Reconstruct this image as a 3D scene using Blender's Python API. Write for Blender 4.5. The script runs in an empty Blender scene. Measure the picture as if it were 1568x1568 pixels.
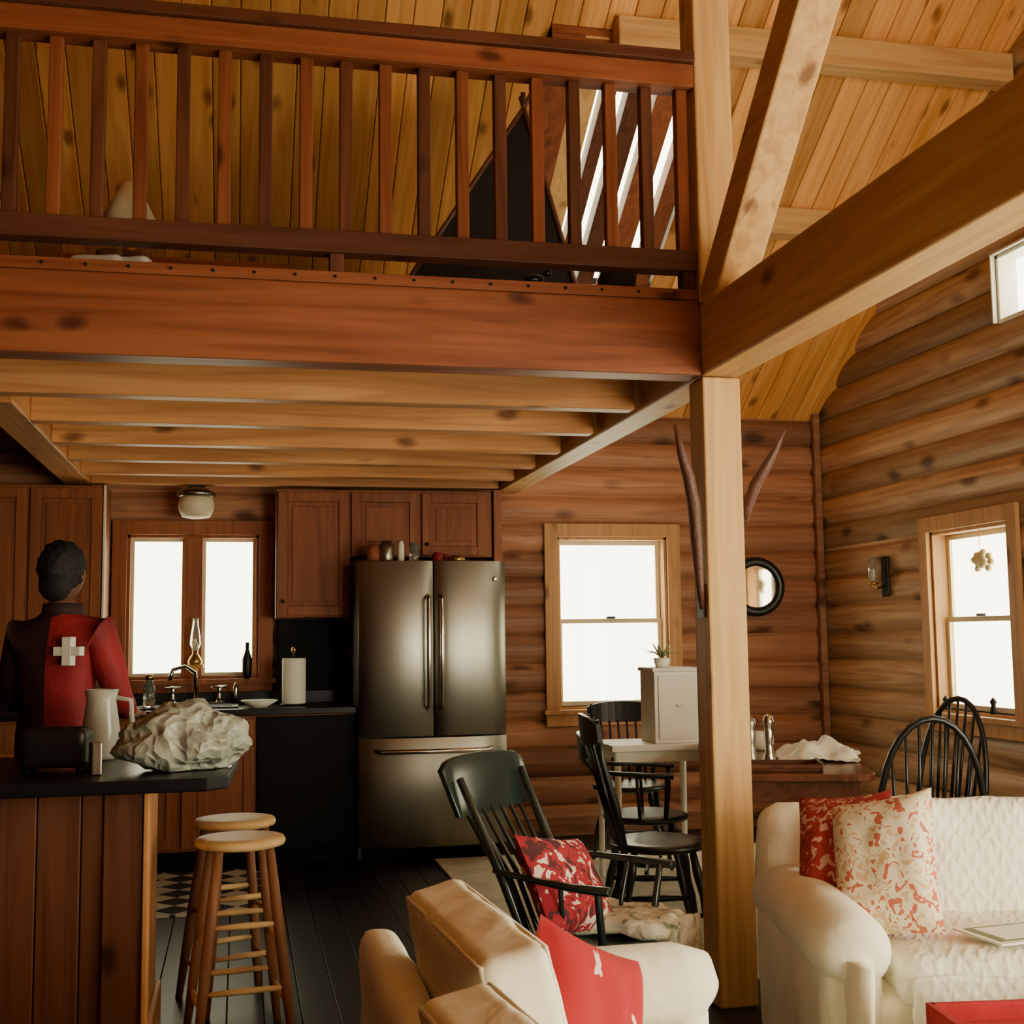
import bpy, math, random
from mathutils import Vector, Matrix, noise, Euler
random.seed(7)
V=Vector
# ------------------------------------------------------------------ materials
MATS={}
def newmat(name):
    m=bpy.data.materials.new(name); m.use_nodes=True; nt=m.node_tree
    b=nt.nodes['Principled BSDF']; MATS[name]=m
    return m,nt,b
def simple(name,col,rough=.5,metal=0.,var=.12,nscale=6,bump=0.,bscale=30,bdist=.01,spec=None,vor=False):
    m,nt,b=newmat(name); N=nt.nodes; L=nt.links
    tc=N.new('ShaderNodeTexCoord'); nz=N.new('ShaderNodeTexNoise'); nz.inputs['Scale'].default_value=nscale; nz.inputs['Detail'].default_value=2
    L.new(tc.outputs['Object'],nz.inputs['Vector'])
    r=N.new('ShaderNodeValToRGB'); r.color_ramp.elements[0].position=.3; r.color_ramp.elements[1].position=.7
    r.color_ramp.elements[0].color=[c*(1-var) for c in col]+[1]; r.color_ramp.elements[1].color=[min(1,c*(1+var)) for c in col]+[1]
    L.new(nz.outputs['Fac'],r.inputs['Fac']); L.new(r.outputs['Color'],b.inputs['Base Color'])
    b.inputs['Roughness'].default_value=rough; b.inputs['Metallic'].default_value=metal
    if spec is not None: b.inputs['Specular IOR Level'].default_value=spec
    if bump:
        if vor:
            n2=N.new('ShaderNodeTexVoronoi'); n2.inputs['Scale'].default_value=bscale; o2=n2.outputs['Distance']
            n3=N.new('ShaderNodeTexNoise'); n3.inputs['Scale'].default_value=7
            L.new(tc.outputs['Object'],n3.inputs['Vector'])
            mm=N.new('ShaderNodeVectorMath'); mm.operation='MULTIPLY_ADD'; mm.inputs[1].default_value=(.12,.12,.12)
            L.new(n3.outputs['Color'],mm.inputs[0]); L.new(tc.outputs['Object'],mm.inputs[2]); L.new(mm.outputs[0],n2.inputs['Vector'])
        else:
            n2=N.new('ShaderNodeTexNoise'); n2.inputs['Scale'].default_value=bscale; n2.inputs['Detail'].default_value=3; n2.inputs['Distortion'].default_value=.8; o2=n2.outputs['Fac']
            L.new(tc.outputs['Object'],n2.inputs['Vector'])
        bp=N.new('ShaderNodeBump'); bp.inputs['Strength'].default_value=bump; bp.inputs['Distance'].default_value=bdist
        L.new(o2,bp.inputs['Height']); L.new(bp.outputs['Normal'],b.inputs['Normal'])
    return m
def wood(name,c1,c2,axis='x',rough=.5,knot=.12,kscale=1.1,tint=.3,spec=.25):
    m,nt,b=newmat(name); N=nt.nodes; L=nt.links
    tc=N.new('ShaderNodeTexCoord'); geo=N.new('ShaderNodeNewGeometry')
    mul=N.new('ShaderNodeVectorMath'); mul.operation='SCALE'; mul.inputs[0].default_value=(7.3,11.1,5.7); L.new(geo.outputs['Random Per Island'],mul.inputs['Scale'])
    add=N.new('ShaderNodeVectorMath'); add.operation='ADD'; L.new(tc.outputs['Object'],add.inputs[0]); L.new(mul.outputs[0],add.inputs[1])
    s=[15 if a not in axis else .8 for a in 'xyz']
    mp=N.new('ShaderNodeMapping'); mp.inputs['Scale'].default_value=s; L.new(add.outputs[0],mp.inputs['Vector'])
    nz=N.new('ShaderNodeTexNoise'); nz.inputs['Scale'].default_value=1.2; nz.inputs['Detail'].default_value=3; nz.inputs['Distortion'].default_value=1.2; L.new(mp.outputs[0],nz.inputs['Vector'])
    r=N.new('ShaderNodeValToRGB'); r.color_ramp.elements[0].position=.3; r.color_ramp.elements[1].position=.68
    r.color_ramp.elements[0].color=list(c2)+[1]; r.color_ramp.elements[1].color=list(c1)+[1]; L.new(nz.outputs['Fac'],r.inputs['Fac'])
    mk=N.new('ShaderNodeMapping'); mk.inputs['Scale'].default_value=[(4.4 if a not in axis else 2.2)*kscale for a in 'xyz']; L.new(add.outputs[0],mk.inputs['Vector'])
    ds=N.new('ShaderNodeVectorMath'); ds.operation='MULTIPLY_ADD'; ds.inputs[1].default_value=(.22,.22,.22)
    L.new(nz.outputs['Color'],ds.inputs[0]); L.new(mk.outputs[0],ds.inputs[2])
    vo=N.new('ShaderNodeTexVoronoi'); vo.inputs['Scale'].default_value=1.0; L.new(ds.outputs[0],vo.inputs['Vector'])
    mr=N.new('ShaderNodeMapRange'); mr.inputs['From Min'].default_value=knot*.6; mr.inputs['From Max'].default_value=knot*1.5; mr.inputs['To Min'].default_value=.85; mr.inputs['To Max'].default_value=0
    L.new(vo.outputs['Distance'],mr.inputs['Value'])
    mx=N.new('ShaderNodeMixRGB'); L.new(mr.outputs[0],mx.inputs[0]); L.new(r.outputs['Color'],mx.inputs[1]); mx.inputs[2].default_value=[c2[0]*.3,c2[1]*.22,c2[2]*.22,1]
    t=N.new('ShaderNodeMapRange'); t.inputs['To Min'].default_value=1-tint; t.inputs['To Max'].default_value=1+tint*.5; L.new(geo.outputs['Random Per Island'],t.inputs['Value'])
    vm=N.new('ShaderNodeVectorMath'); vm.operation='SCALE'; L.new(mx.outputs[0],vm.inputs[0]); L.new(t.outputs[0],vm.inputs['Scale'])
    L.new(vm.outputs[0],b.inputs['Base Color'])
    b.inputs['Roughness'].default_value=rough; b.inputs['Specular IOR Level'].default_value=spec
    return m
def floral(name,base,c1,c2,scale=14,thr=.5):
    m,nt,b=newmat(name); N=nt.nodes; L=nt.links
    tc=N.new('ShaderNodeTexCoord'); nz=N.new('ShaderNodeTexNoise'); nz.inputs['Scale'].default_value=scale; nz.inputs['Detail'].default_value=2; nz.inputs['Distortion'].default_value=1.2
    L.new(tc.outputs['Object'],nz.inputs['Vector'])
    r=N.new('ShaderNodeValToRGB'); r.color_ramp.interpolation='CONSTANT'; e=r.color_ramp.elements
    e[0].position=0; e[0].color=list(c2)+[1]; e[1].position=thr-.12; e[1].color=list(base)+[1]
    x=e.new(thr+.04); x.color=list(c1)+[1]; y=e.new(thr+.2); y.color=[c*.5 for c in c1]+[1]
    L.new(nz.outputs['Fac'],r.inputs['Fac']); L.new(r.outputs['Color'],b.inputs['Base Color']); b.inputs['Roughness'].default_value=.9
    return m
PINE=(.76,.36,.13); PINED=(.50,.20,.065)
for ax in 'xyz':
    wood('pine_'+ax,PINE,PINED,ax)
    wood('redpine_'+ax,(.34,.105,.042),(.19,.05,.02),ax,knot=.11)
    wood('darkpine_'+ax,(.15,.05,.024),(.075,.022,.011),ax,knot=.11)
    wood('brace_'+ax,(.74,.46,.19),(.54,.29,.105),ax,tint=.15)
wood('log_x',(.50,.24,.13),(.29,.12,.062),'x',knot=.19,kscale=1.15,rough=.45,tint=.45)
wood('log_y',(.70,.47,.28),(.42,.235,.13),'y',knot=.19,kscale=1.15,rough=.45,tint=.5)  # paler log copy, brightness of the right wall put into its colour
wood('logdark_y',(.20,.07,.03),(.12,.04,.02),'y',knot=.19,kscale=1.15,rough=.6,tint=.4)  # darkened log copy for the unseen left wall, keeps bounce light low
wood('ceil_y',(.95,.49,.16),(.70,.30,.075),'yz',knot=.14,kscale=1.3,tint=.35,rough=.45)
wood('cab_z',(.33,.105,.038),(.21,.06,.022),'z',knot=.05,tint=.15)
wood('island_z',(.17,.058,.026),(.09,.028,.013),'z',knot=.11)
wood('trimwood_z',(.60,.33,.14),(.42,.21,.08),'z',tint=.15)
wood('stoolwood',(.8,.56,.26),(.65,.41,.17),'x',knot=.02,tint=.1)
wood('stoolleg',(.30,.13,.06),(.19,.075,.035),'z',knot=.02,tint=.1)
wood('tabletop',(.16,.055,.028),(.09,.029,.015),'y',rough=.22,spec=.5)
wood('floorwood',(.018,.015,.014),(.008,.008,.008),'y',rough=.4,spec=.3,knot=.06)
simple('blackpaint',(.008,.010,.010),.33,spec=.5)
simple('greenpaint',(.010,.020,.018),.22,spec=.8)
simple('darkcounter',(.006,.006,.007),.35,spec=.3)
simple('blackpanel',(.006,.006,.006),.6,spec=.12)
simple('slip',(.87,.83,.67),.9,var=.05,bump=.55,bscale=7,bdist=.02)
simple('red',(.38,.010,.018),.85,var=.15,bump=.2)
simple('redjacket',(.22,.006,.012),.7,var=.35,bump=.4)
simple('redjacket_shade',(.022,.004,.006),.8)  # dark red copy of the jacket, shade put into its colour
simple('white',(.8,.8,.70),.5,var=.04)
simple('creamshade',(.8,.7,.45),.8)
simple('bagmat',(.36,.38,.31),.36,var=.22,nscale=9,bump=.9,bscale=26,bdist=.02,vor=True)
simple('paper',(.85,.83,.72),.9,var=.03)
simple('skin',(.16,.07,.045),.6)
simple('hair',(.006,.004,.004),.7,bump=.6,bscale=90)
simple('denim',(.03,.04,.07),.9)
simple('brass',(.6,.38,.12),.3,1)
simple('chrome',(.7,.68,.6),.15,1)
simple('pewter',(.35,.32,.25),.3,1)
simple('darkmetal',(.02,.018,.016),.4,.6)
simple('antler',(.10,.035,.02),.5,bump=.4,bscale=60)
simple('rug',(.60,.57,.46),.95,var=.15,bump=.4,bscale=60)
simple('grey',(.08,.08,.075),.6)
simple('cone',(.03,.018,.01),.8,bump=1,bscale=60)
simple('leaf',(.2,.24,.12),.7)
simple('black_cloth',(.008,.008,.01),.9)
simple('sillwhite',(.75,.66,.46),.6)
floral('floral1',(.36,.015,.03),(.78,.70,.58),(.08,.02,.025),19,.54)
floral('floralb',(.62,.60,.46),(.85,.82,.68),(.25,.28,.18),14,.52)
floral('floral2',(.82,.76,.56),(.58,.15,.09),(.70,.48,.28),28,.53)
floral('floral3',(.38,.010,.018),(.75,.6,.5),(.38,.010,.018),12,.62)
floral('floral4',(.36,.03,.03),(.62,.36,.26),(.28,.02,.02),28,.52)
# quilt with stitched diamonds
m,nt,b=newmat('quilt');N=nt.nodes;L=nt.links
b.inputs['Base Color'].default_value=(.84,.83,.70,1);b.inputs['Roughness'].default_value=.9
tc=N.new('ShaderNodeTexCoord');outs=[]
for rot in((45,0,45),(-45,0,45)):
    mp=N.new('ShaderNodeMapping');mp.inputs['Rotation'].default_value=[math.radians(a) for a in rot];L.new(tc.outputs['Object'],mp.inputs[0])
    wv=N.new('ShaderNodeTexWave');wv.inputs['Scale'].default_value=9;wv.inputs['Distortion'].default_value=5;wv.inputs['Detail Scale'].default_value=2;L.new(mp.outputs[0],wv.inputs['Vector']);outs.append(wv)
ad=N.new('ShaderNodeMath');ad.operation='MULTIPLY';L.new(outs[0].outputs['Fac'],ad.inputs[0]);L.new(outs[1].outputs['Fac'],ad.inputs[1])
bp=N.new('ShaderNodeBump');bp.inputs['Strength'].default_value=.3;bp.inputs['Distance'].default_value=.012;L.new(ad.outputs[0],bp.inputs['Height']);L.new(bp.outputs['Normal'],b.inputs['Normal'])
# stainless
m,nt,b=newmat('steel'); N=nt.nodes;L=nt.links
tc=N.new('ShaderNodeTexCoord');mp=N.new('ShaderNodeMapping');mp.inputs['Scale'].default_value=(1,1,120);L.new(tc.outputs['Object'],mp.inputs[0])
nz=N.new('ShaderNodeTexNoise');nz.inputs['Scale'].default_value=3;L.new(mp.outputs[0],nz.inputs['Vector'])
mr=N.new('ShaderNodeMapRange');mr.inputs['To Min'].default_value=.26;mr.inputs['To Max'].default_value=.36;L.new(nz.outputs['Fac'],mr.inputs['Value']);L.new(mr.outputs[0],b.inputs['Roughness'])
b.inputs['Metallic'].default_value=1;b.inputs['Base Color'].default_value=(.27,.26,.22,1)
# glass
m,nt,b=newmat('pane'); N=nt.nodes;L=nt.links
tr=N.new('ShaderNodeBsdfTransparent');gl=N.new('ShaderNodeBsdfGlossy');gl.inputs['Roughness'].default_value=.05;mx=N.new('ShaderNodeMixShader');mx.inputs[0].default_value=.05
L.new(tr.outputs[0],mx.inputs[1]);L.new(gl.outputs[0],mx.inputs[2]);L.new(mx.outputs[0],N['Material Output'].inputs[0])
m,nt,b=newmat('clearglass'); b.inputs['Transmission Weight'].default_value=.9;b.inputs['Roughness'].default_value=.05;b.inputs['Base Color'].default_value=(.8,.85,.8,1)
m,nt,b=newmat('milkglass'); b.inputs['Transmission Weight'].default_value=.45;b.inputs['Roughness'].default_value=.2;b.inputs['Base Color'].default_value=(.8,.82,.74,1)
m,nt,b=newmat('mirror');b.inputs['Metallic'].default_value=1;b.inputs['Roughness'].default_value=.04;b.inputs['Base Color'].default_value=(.9,.9,.85,1)
# mat pattern
m,nt,b=newmat('diamond');N=nt.nodes;L=nt.links
tc=N.new('ShaderNodeTexCoord');mp=N.new('ShaderNodeMapping');mp.inputs['Rotation'].default_value=(0,0,math.radians(45));L.new(tc.outputs['Object'],mp.inputs[0])
ck=N.new('ShaderNodeTexChecker');ck.inputs['Scale'].default_value=7;ck.inputs[1].default_value=(.6,.56,.45,1);ck.inputs[2].default_value=(.02,.02,.02,1);L.new(mp.outputs[0],ck.inputs[0]);L.new(ck.outputs[0],b.inputs['Base Color']);b.inputs['Roughness'].default_value=.9

# ------------------------------------------------------------------ builder
class B:
    def __init__(s,name,M=None):
        s.name=name;s.v=[];s.f=[];s.m=[];s.sm=[];s.mats=[];s.M=M or Matrix.Identity(4)
    def mi(s,m):
        if m not in s.mats:s.mats.append(m)
        return s.mats.index(m)
    def add(s,vs,fs,mat,smooth=False,M=None):
        o=len(s.v);T=s.M@M if M is not None else s.M
        s.v+=[T@V(p) for p in vs];k=s.mi(mat)
        for f in fs:
            s.f.append([i+o for i in f]);s.m.append(k);s.sm.append(smooth)
    def box(s,x0,x1,y0,y1,z0,z1,mat,M=None):
        vs=[(x,y,z) for x in(x0,x1) for y in(y0,y1) for z in(z0,z1)]
        s.add(vs,[(0,1,3,2),(4,6,7,5),(0,4,5,1),(2,3,7,6),(0,2,6,4),(1,5,7,3)],mat,False,M)
    def cb(s,c,d,mat,rot=(0,0,0)):
        M=Matrix.Translation(c)@Euler([math.radians(a) for a in rot]).to_matrix().to_4x4()
        s.box(-d[0]/2,d[0]/2,-d[1]/2,d[1]/2,-d[2]/2,d[2]/2,mat,M)
    def beam(s,p,q,w,h,mat,up=(0,0,1)):
        p=V(p);q=V(q);d=(q-p);l=d.length;d.normalize();u=V(up);sd=d.cross(u)
        if sd.length<1e-4: sd=V((1,0,0))
        sd.normalize();u=sd.cross(d)
        M=Matrix((( sd.x,d.x,u.x,p.x),(sd.y,d.y,u.y,p.y),(sd.z,d.z,u.z,p.z),(0,0,0,1)))
        s.box(-w/2,w/2,0,l,-h/2,h/2,mat,M)
    def tube(s,pts,rad,mat,n=10,cap=True,flat=1.):
        pts=[V(p) for p in pts]
        if not isinstance(rad,(list,tuple)):rad=[rad]*len(pts)
        vs=[];fs=[];prev=None
        for i,p in enumerate(pts):
            d=(pts[min(i+1,len(pts)-1)]-pts[max(i-1,0)]).normalized()
            if prev is None:
                a=V((0,0,1)) if abs(d.z)<.9 else V((1,0,0))
                x=d.cross(a).normalized()
            else:
                x=(prev-d*prev.dot(d)).normalized()
            prev=x;y=d.cross(x)
            for k in range(n):
                t=2*math.pi*k/n;vs.append(p+(x*math.cos(t)+y*math.sin(t)*flat)*rad[i])
        for i in range(len(pts)-1):
            for k in range(n):
                a=i*n+k;b_=i*n+(k+1)%n;fs.append((a,b_,b_+n,a+n))
        if cap:
            fs.append(tuple(range(n))[::-1]);fs.append(tuple((len(pts)-1)*n+k for k in range(n)))
        s.add(vs,fs,mat,True)
    def lathe(s,c,prof,mat,n=20,sx=1,sy=1,M=None):
        vs=[];fs=[]
        for r,z in prof:
            for k in range(n):
                t=2*math.pi*k/n;vs.append((c[0]+r*sx*math.cos(t),c[1]+r*sy*math.sin(t),c[2]+z))
        for i in range(len(prof)-1):
            for k in range(n):
                a=i*n+k;b_=i*n+(k+1)%n;fs.append((a,b_,b_+n,a+n))
        fs.append(tuple(range(n))[::-1]);fs.append(tuple((len(prof)-1)*n+k for k in range(n)))
        s.add(vs,fs,mat,True,M)
    def ell(s,c,r,mat,n=16,rot=(0,0,0),fn=None,smooth=True):
        vs=[];fs=[];m=n//2
        for i in range(m+1):
            ph=math.pi*i/m
            for k in range(n):
                t=2*math.pi*k/n;p=V((math.sin(ph)*math.cos(t),math.sin(ph)*math.sin(t),math.cos(ph)))
                q=V((p.x*r[0],p.y*r[1],p.z*r[2]))
                if fn:q=fn(q,p)
                vs.append(q)
        for i in range(m):
            for k in range(n):
                fs.append((i*n+k,(i+1)*n+k,(i+1)*n+(k+1)%n,i*n+(k+1)%n))
        s.add(vs,fs,mat,smooth,Matrix.Translation(c)@Euler([math.radians(a) for a in rot]).to_matrix().to_4x4())
    def soft(s,c,d,mat,rad=.06,rot=(0,0,0),amp=.008,fr=5,n=14,puff=0.):
        h=[x/2 for x in d];vs=[];fs=[];idx={}
        def key(i,j,k):
            if (i,j,k) in idx:return idx[(i,j,k)]
            p=[(2*t/n-1) for t in(i,j,k)]
            q=V([math.copysign(abs(p[a])**.75,p[a])*h[a] for a in range(3)])
            inn=V([max(-(h[a]-rad),min(h[a]-rad,q[a])) for a in range(3)])
            dd=q-inn
            if dd.length>1e-6:q=inn+dd.normalized()*rad
            if puff:
                ax=list(d).index(min(d))
                o=[a for a in range(3) if a!=ax]
                q[ax]+=math.copysign(puff,p[ax])*(1-p[o[0]]**2)*(1-p[o[1]]**2)*(abs(p[ax])>.99)
            nn=V(p).normalized();w=noise.noise(V((q+V(c))*fr))+.5*noise.noise(V((q+V(c))*fr*2.7))
            q=q+nn*amp*w*1.5
            idx[(i,j,k)]=len(vs);vs.append(q);return idx[(i,j,k)]
        for a in range(n):
            for b_ in range(n):
                for side in(0,n):
                    q=[key(side,a,b_),key(side,a+1,b_),key(side,a+1,b_+1),key(side,a,b_+1)];fs.append(q if side else q[::-1])
                    q=[key(a,side,b_),key(a,side,b_+1),key(a+1,side,b_+1),key(a+1,side,b_)];fs.append(q if side else q[::-1])
                    q=[key(a,b_,side),key(a+1,b_,side),key(a+1,b_+1,side),key(a,b_+1,side)];fs.append(q if side else q[::-1])
        s.add(vs,fs,mat,True,Matrix.Translation(c)@Euler([math.radians(a) for a in rot]).to_matrix().to_4x4())
    def pillow(s,c,w,h,t,mat,rot=(0,0,0),n=18,back=None):
        M=Matrix.Translation(c)@Euler([math.radians(a) for a in rot]).to_matrix().to_4x4()
        for sg in(1,-1):
            vs=[];fs=[]
            for i in range(n+1):
                for j in range(n+1):
                    u=2*i/n-1;v=2*j/n-1
                    th=t/2*((1-u**4)*(1-v**4))**.55
                    k=1-.07*(1-v*v); l=1-.07*(1-u*u)
                    th+= .018*noise.noise(V((u*3,v*3,sg+c[0])))*(1-u*u)*(1-v*v)
                    vs.append((u*w/2*k,sg*th,v*h/2*l))
            for i in range(n):
                for j in range(n):
                    a=i*(n+1)+j;q=(a,a+n+1,a+n+2,a+1);fs.append(q if sg<0 else q[::-1])
            s.add(vs,fs,mat if sg<0 else (back or mat),True,M)
    def prism(s,poly,z0,z1,mat,M=None):
        n=len(poly);vs=[(x,y,z0) for x,y in poly]+[(x,y,z1) for x,y in poly]
        fs=[tuple(range(n))[::-1],tuple(range(n,2*n))]+[(i,(i+1)%n,(i+1)%n+n,i+n) for i in range(n)]
        s.add(vs,fs,mat,False,M)
    def done(s,bevel=0,sub=0):
        me=bpy.data.meshes.new(s.name);me.from_pydata([tuple(v) for v in s.v],[],s.f);me.validate()
        for m in s.mats:me.materials.append(MATS[m])
        if len(me.polygons)==len(s.f):
            me.polygons.foreach_set('material_index',s.m);me.polygons.foreach_set('use_smooth',s.sm)
        me.update();o=bpy.data.objects.new(s.name,me);bpy.context.collection.objects.link(o)
        if bevel:
            b=o.modifiers.new('bevel','BEVEL');b.width=bevel;b.segments=2;b.limit_method='ANGLE';b.angle_limit=math.radians(50)
        return o
def TR(x,y,z=0,rz=0,sc=1): return Matrix.Translation((x,y,z))@Matrix.Rotation(math.radians(rz),4,'Z')@Matrix.Scale(sc,4)

# ------------------------------------------------------------------ room shell
XL,XR,YF,YB=-2.3,4.07,-1.0,8.2
RY=3.7; SL=.65; Z0=2.88
def roofz(y): return Z0+SL*(YB-y) if y>=RY else Z0+SL*(YB-RY)-SL*(RY-y)
b=B('floor')
x=XL-.2
while x<XR+.2:
    b.box(x,x+.127,YF-.2,YB+.2,-.06,0,'floorwood');x+=.13
b.box(XL-.2,XR+.2,YF-.2,YB+.2,-.1,-.061,'blackpanel')
b.done(.002)
def logwall(name,axis,pos,out,a0,a1,z0,z1,holes,mat,limit=None,ph=.19,thick=.16):
    b=B(name);z=z0
    while z<z1-1e-6:
        zt=min(z+ph,z1);br={z,zt}
        for h in holes:
            for q in(h[2],h[3]):
                if z<q<zt:br.add(q)
        br=sorted(br)
        for za,zb in zip(br,br[1:]):
            if zb-za<1e-4:continue
            lo,hi=a0,a1
            if limit:
                lo,hi=limit((za+zb)/2,lo,hi)
                if hi-lo<.05:continue
            seg=[(lo,hi)]
            for h in holes:
                if h[2]<(za+zb)/2<h[3]:
                    ns=[]
                    for s0,s1 in seg:
                        if h[0]>s0 and h[1]<s1:ns+=[(s0,h[0]),(h[1],s1)]
                        elif h[0]<=s0<h[1]<s1:ns.append((h[1],s1))
                        elif s0<h[0]<s1<=h[1]:ns.append((s0,h[0]))
                        elif h[1]<=s0 or h[0]>=s1:ns.append((s0,s1))
                    seg=ns
            zs=[za+(zb-za)*i/8 for i in range(9)]
            prof=[(-thick,za)]+[(.042*(math.sin(math.pi*min(1,max(0,(q-z)/ph)))**.6)-.042,q) for q in zs]+[(-thick,zb)]
            for s0,s1 in seg:
                n=len(prof);vs=[]
                for a in(s0,s1):
                    for d,q in prof:
                        w=pos+(d*out)
                        vs.append((a,w,q) if axis=='x' else (w,a,q))
                fs=[tuple(range(n)),tuple(range(n,2*n))[::-1]]+[(i,i+n,(i+1)%n+n,(i+1)%n) for i in range(n)]
                b.add(vs,fs,mat)
        z=zt
    o=b.done();
    import bmesh
    bm=bmesh.new();bm.from_mesh(o.data);bmesh.ops.recalc_face_normals(bm,faces=bm.faces);bm.to_mesh(o.data);bm.free()
    return o
KW=(-.70,.12,1.10,2.0); BW=(2.11,2.90,.85,2.0)
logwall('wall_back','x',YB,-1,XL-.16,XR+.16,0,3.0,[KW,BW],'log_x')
def glim(z,lo,hi):
    d=(Z0+SL*(YB-RY)-z)/SL+.12
    return max(lo,RY-d),min(hi,RY+d)
RW=(5.96,6.76,.87,1.92); UW=(5.0,5.97,3.03,3.39); NW=(.4,3.0,.4,2.2); NW2=(2.6,4.0,3.0,3.6)  # last opening is an added, unseen one to brighten the ceiling
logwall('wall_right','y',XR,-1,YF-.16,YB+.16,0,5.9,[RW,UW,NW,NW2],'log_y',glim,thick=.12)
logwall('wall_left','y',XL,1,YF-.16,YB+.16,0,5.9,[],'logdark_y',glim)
FW=(2.05,3.85,.2,2.25)
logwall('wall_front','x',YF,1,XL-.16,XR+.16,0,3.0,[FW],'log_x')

# ceiling
SK=(1.52,2.47,5.85,7.35)
b=B('ceiling')
def slab(x0,x1,y0,y1,off,th,mat):
    vs=[]
    for x in(x0,x1):
        for y in(y0,y1):
            for o in(off,off+th):vs.append((x,y,roofz(y)+o))
    b.add(vs,[(0,1,3,2),(4,6,7,5),(0,4,5,1),(2,3,7,6),(0,2,6,4),(1,5,7,3)],mat)
x=XL-.1
while x<XR+.1:
    x1=x+.137
    slab(x,x1,YF-.3,RY,0,.02,'ceil_y')
    if x1>SK[0] and x<SK[1]:
        slab(x,x1,RY,SK[2],0,.02,'ceil_y');slab(x,x1,SK[3],YB+.3,0,.02,'ceil_y')
    else: slab(x,x1,RY,YB+.3,0,.02,'ceil_y')
    x+=.14
slab(XL-.3,XR+.3,YF-.4,RY,.021,.12,'blackpanel')
slab(XL-.3,SK[0],RY,YB+.4,.021,.12,'blackpanel');slab(SK[1]+.05,XR+.3,RY,YB+.4,.021,.12,'blackpanel')
slab(SK[0],SK[1]+.05,RY,SK[2],.021,.12,'blackpanel');slab(SK[0],SK[1]+.05,SK[3],YB+.4,.021,.12,'blackpanel')
b.done(.006)
for i,y in enumerate([5.78,6.70,1.7]):
    b=B('beam_purlin_%d'%(i+1)); x0=(1.84,2.5,XL)[i]
    b.cb(((x0+XR)/2,y,roofz(y)-.09),(XR-x0,.13,.16),'brace_x',(0,0,0)); b.done(.006)
b=B('beam_ridge');b.box(XL,XR,RY-.08,RY+.08,roofz(RY)-.32,roofz(RY)-.05,'brace_x');b.done(.006)
b=B('skylight_window')
for x,w_,mt in ((SK[0]+.09,.18,'redpine_y'),(1.76,.13,'brace_y'),(1.90,.07,'darkpine_y'),(2.05,.10,'darkpine_y'),(2.22,.12,'redpine_y'),(SK[1]-.06,.10,'redpine_y')):
    b.beam((x,SK[2],roofz(SK[2])-.0),(x,SK[3],roofz(SK[3])-.0),w_,.10,mt)
for y in (SK[2]+.01,SK[3]-.01):
    b.box(SK[0],SK[1],y-.03,y+.03,roofz(y)-.08,roofz(y)+.08,'redpine_x')
b.done(.004)

# timber frame
PX0,PX1,PY0,PY1=1.68,1.83,4.30,4.45
b=B('timber_post')
b.box(PX0,PX1,PY0,PY1,0,2.285,'brace_z');b.box(PX0,PX1,PY0,PY1,2.565,roofz(4.45)-.03,'brace_z');b.done(.008)
b=B('beam_tie');b.box(PX0,PX1,YF,YB,2.29,2.56,'brace_y');b.done(.008)
b=B('beam_brace');b.beam((1.755,4.28,2.55),(1.755,2.1,4.66),.145,.15,'brace_y');b.done(.008)
b=B('beam_brace_loft');b.beam((1.66,4.4,4.05),(.9,4.4,4.9),.09,.12,'redpine_x',up=(0,1,0));b.done(.006)
b=B('beam_loft_front');b.box(XL,PX0-.002,4.30,4.43,2.29,2.575,'redpine_x');b.done(.008)
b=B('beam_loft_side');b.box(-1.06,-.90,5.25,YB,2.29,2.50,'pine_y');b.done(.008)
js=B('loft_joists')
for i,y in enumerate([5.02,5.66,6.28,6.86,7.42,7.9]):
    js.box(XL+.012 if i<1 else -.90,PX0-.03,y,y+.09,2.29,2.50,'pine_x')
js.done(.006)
b=B('loft_floor')
y=4.31
while y<YB:
    b.box(XL,PX0-.003,y,min(y+.18,YB),2.578,2.62,'redpine_x');y+=.183
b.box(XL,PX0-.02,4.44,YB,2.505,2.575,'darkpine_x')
b.done(.003)
b=B('loft_railing')
b.box(XL,PX0-.003,4.31,4.39,2.69,2.77,'darkpine_x')
b.box(XL,PX0-.003,4.30,4.40,3.41,3.50,'redpine_x');b.box(XL,PX0-.003,4.28,4.42,3.502,3.545,'darkpine_x')
x=XL+.08;k=0
while x<PX0-.05:
    b.box(x,x+.045,4.33,4.375,2.771,3.409,'redpine_z' if k%2 else 'darkpine_z');x+=.142;k+=1
for x in(-1.1,.3,PX0-.06): b.box(x,x+.05,4.32,4.38,2.621,2.689,'darkpine_z')
b.done(.004)
b=B('nail_heads')
x=XL+.1
while x<1.6:
    b.ell((x,4.305,2.60),(.006,.006,.006),'darkmetal',8);x+=.14
b.done()

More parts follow.
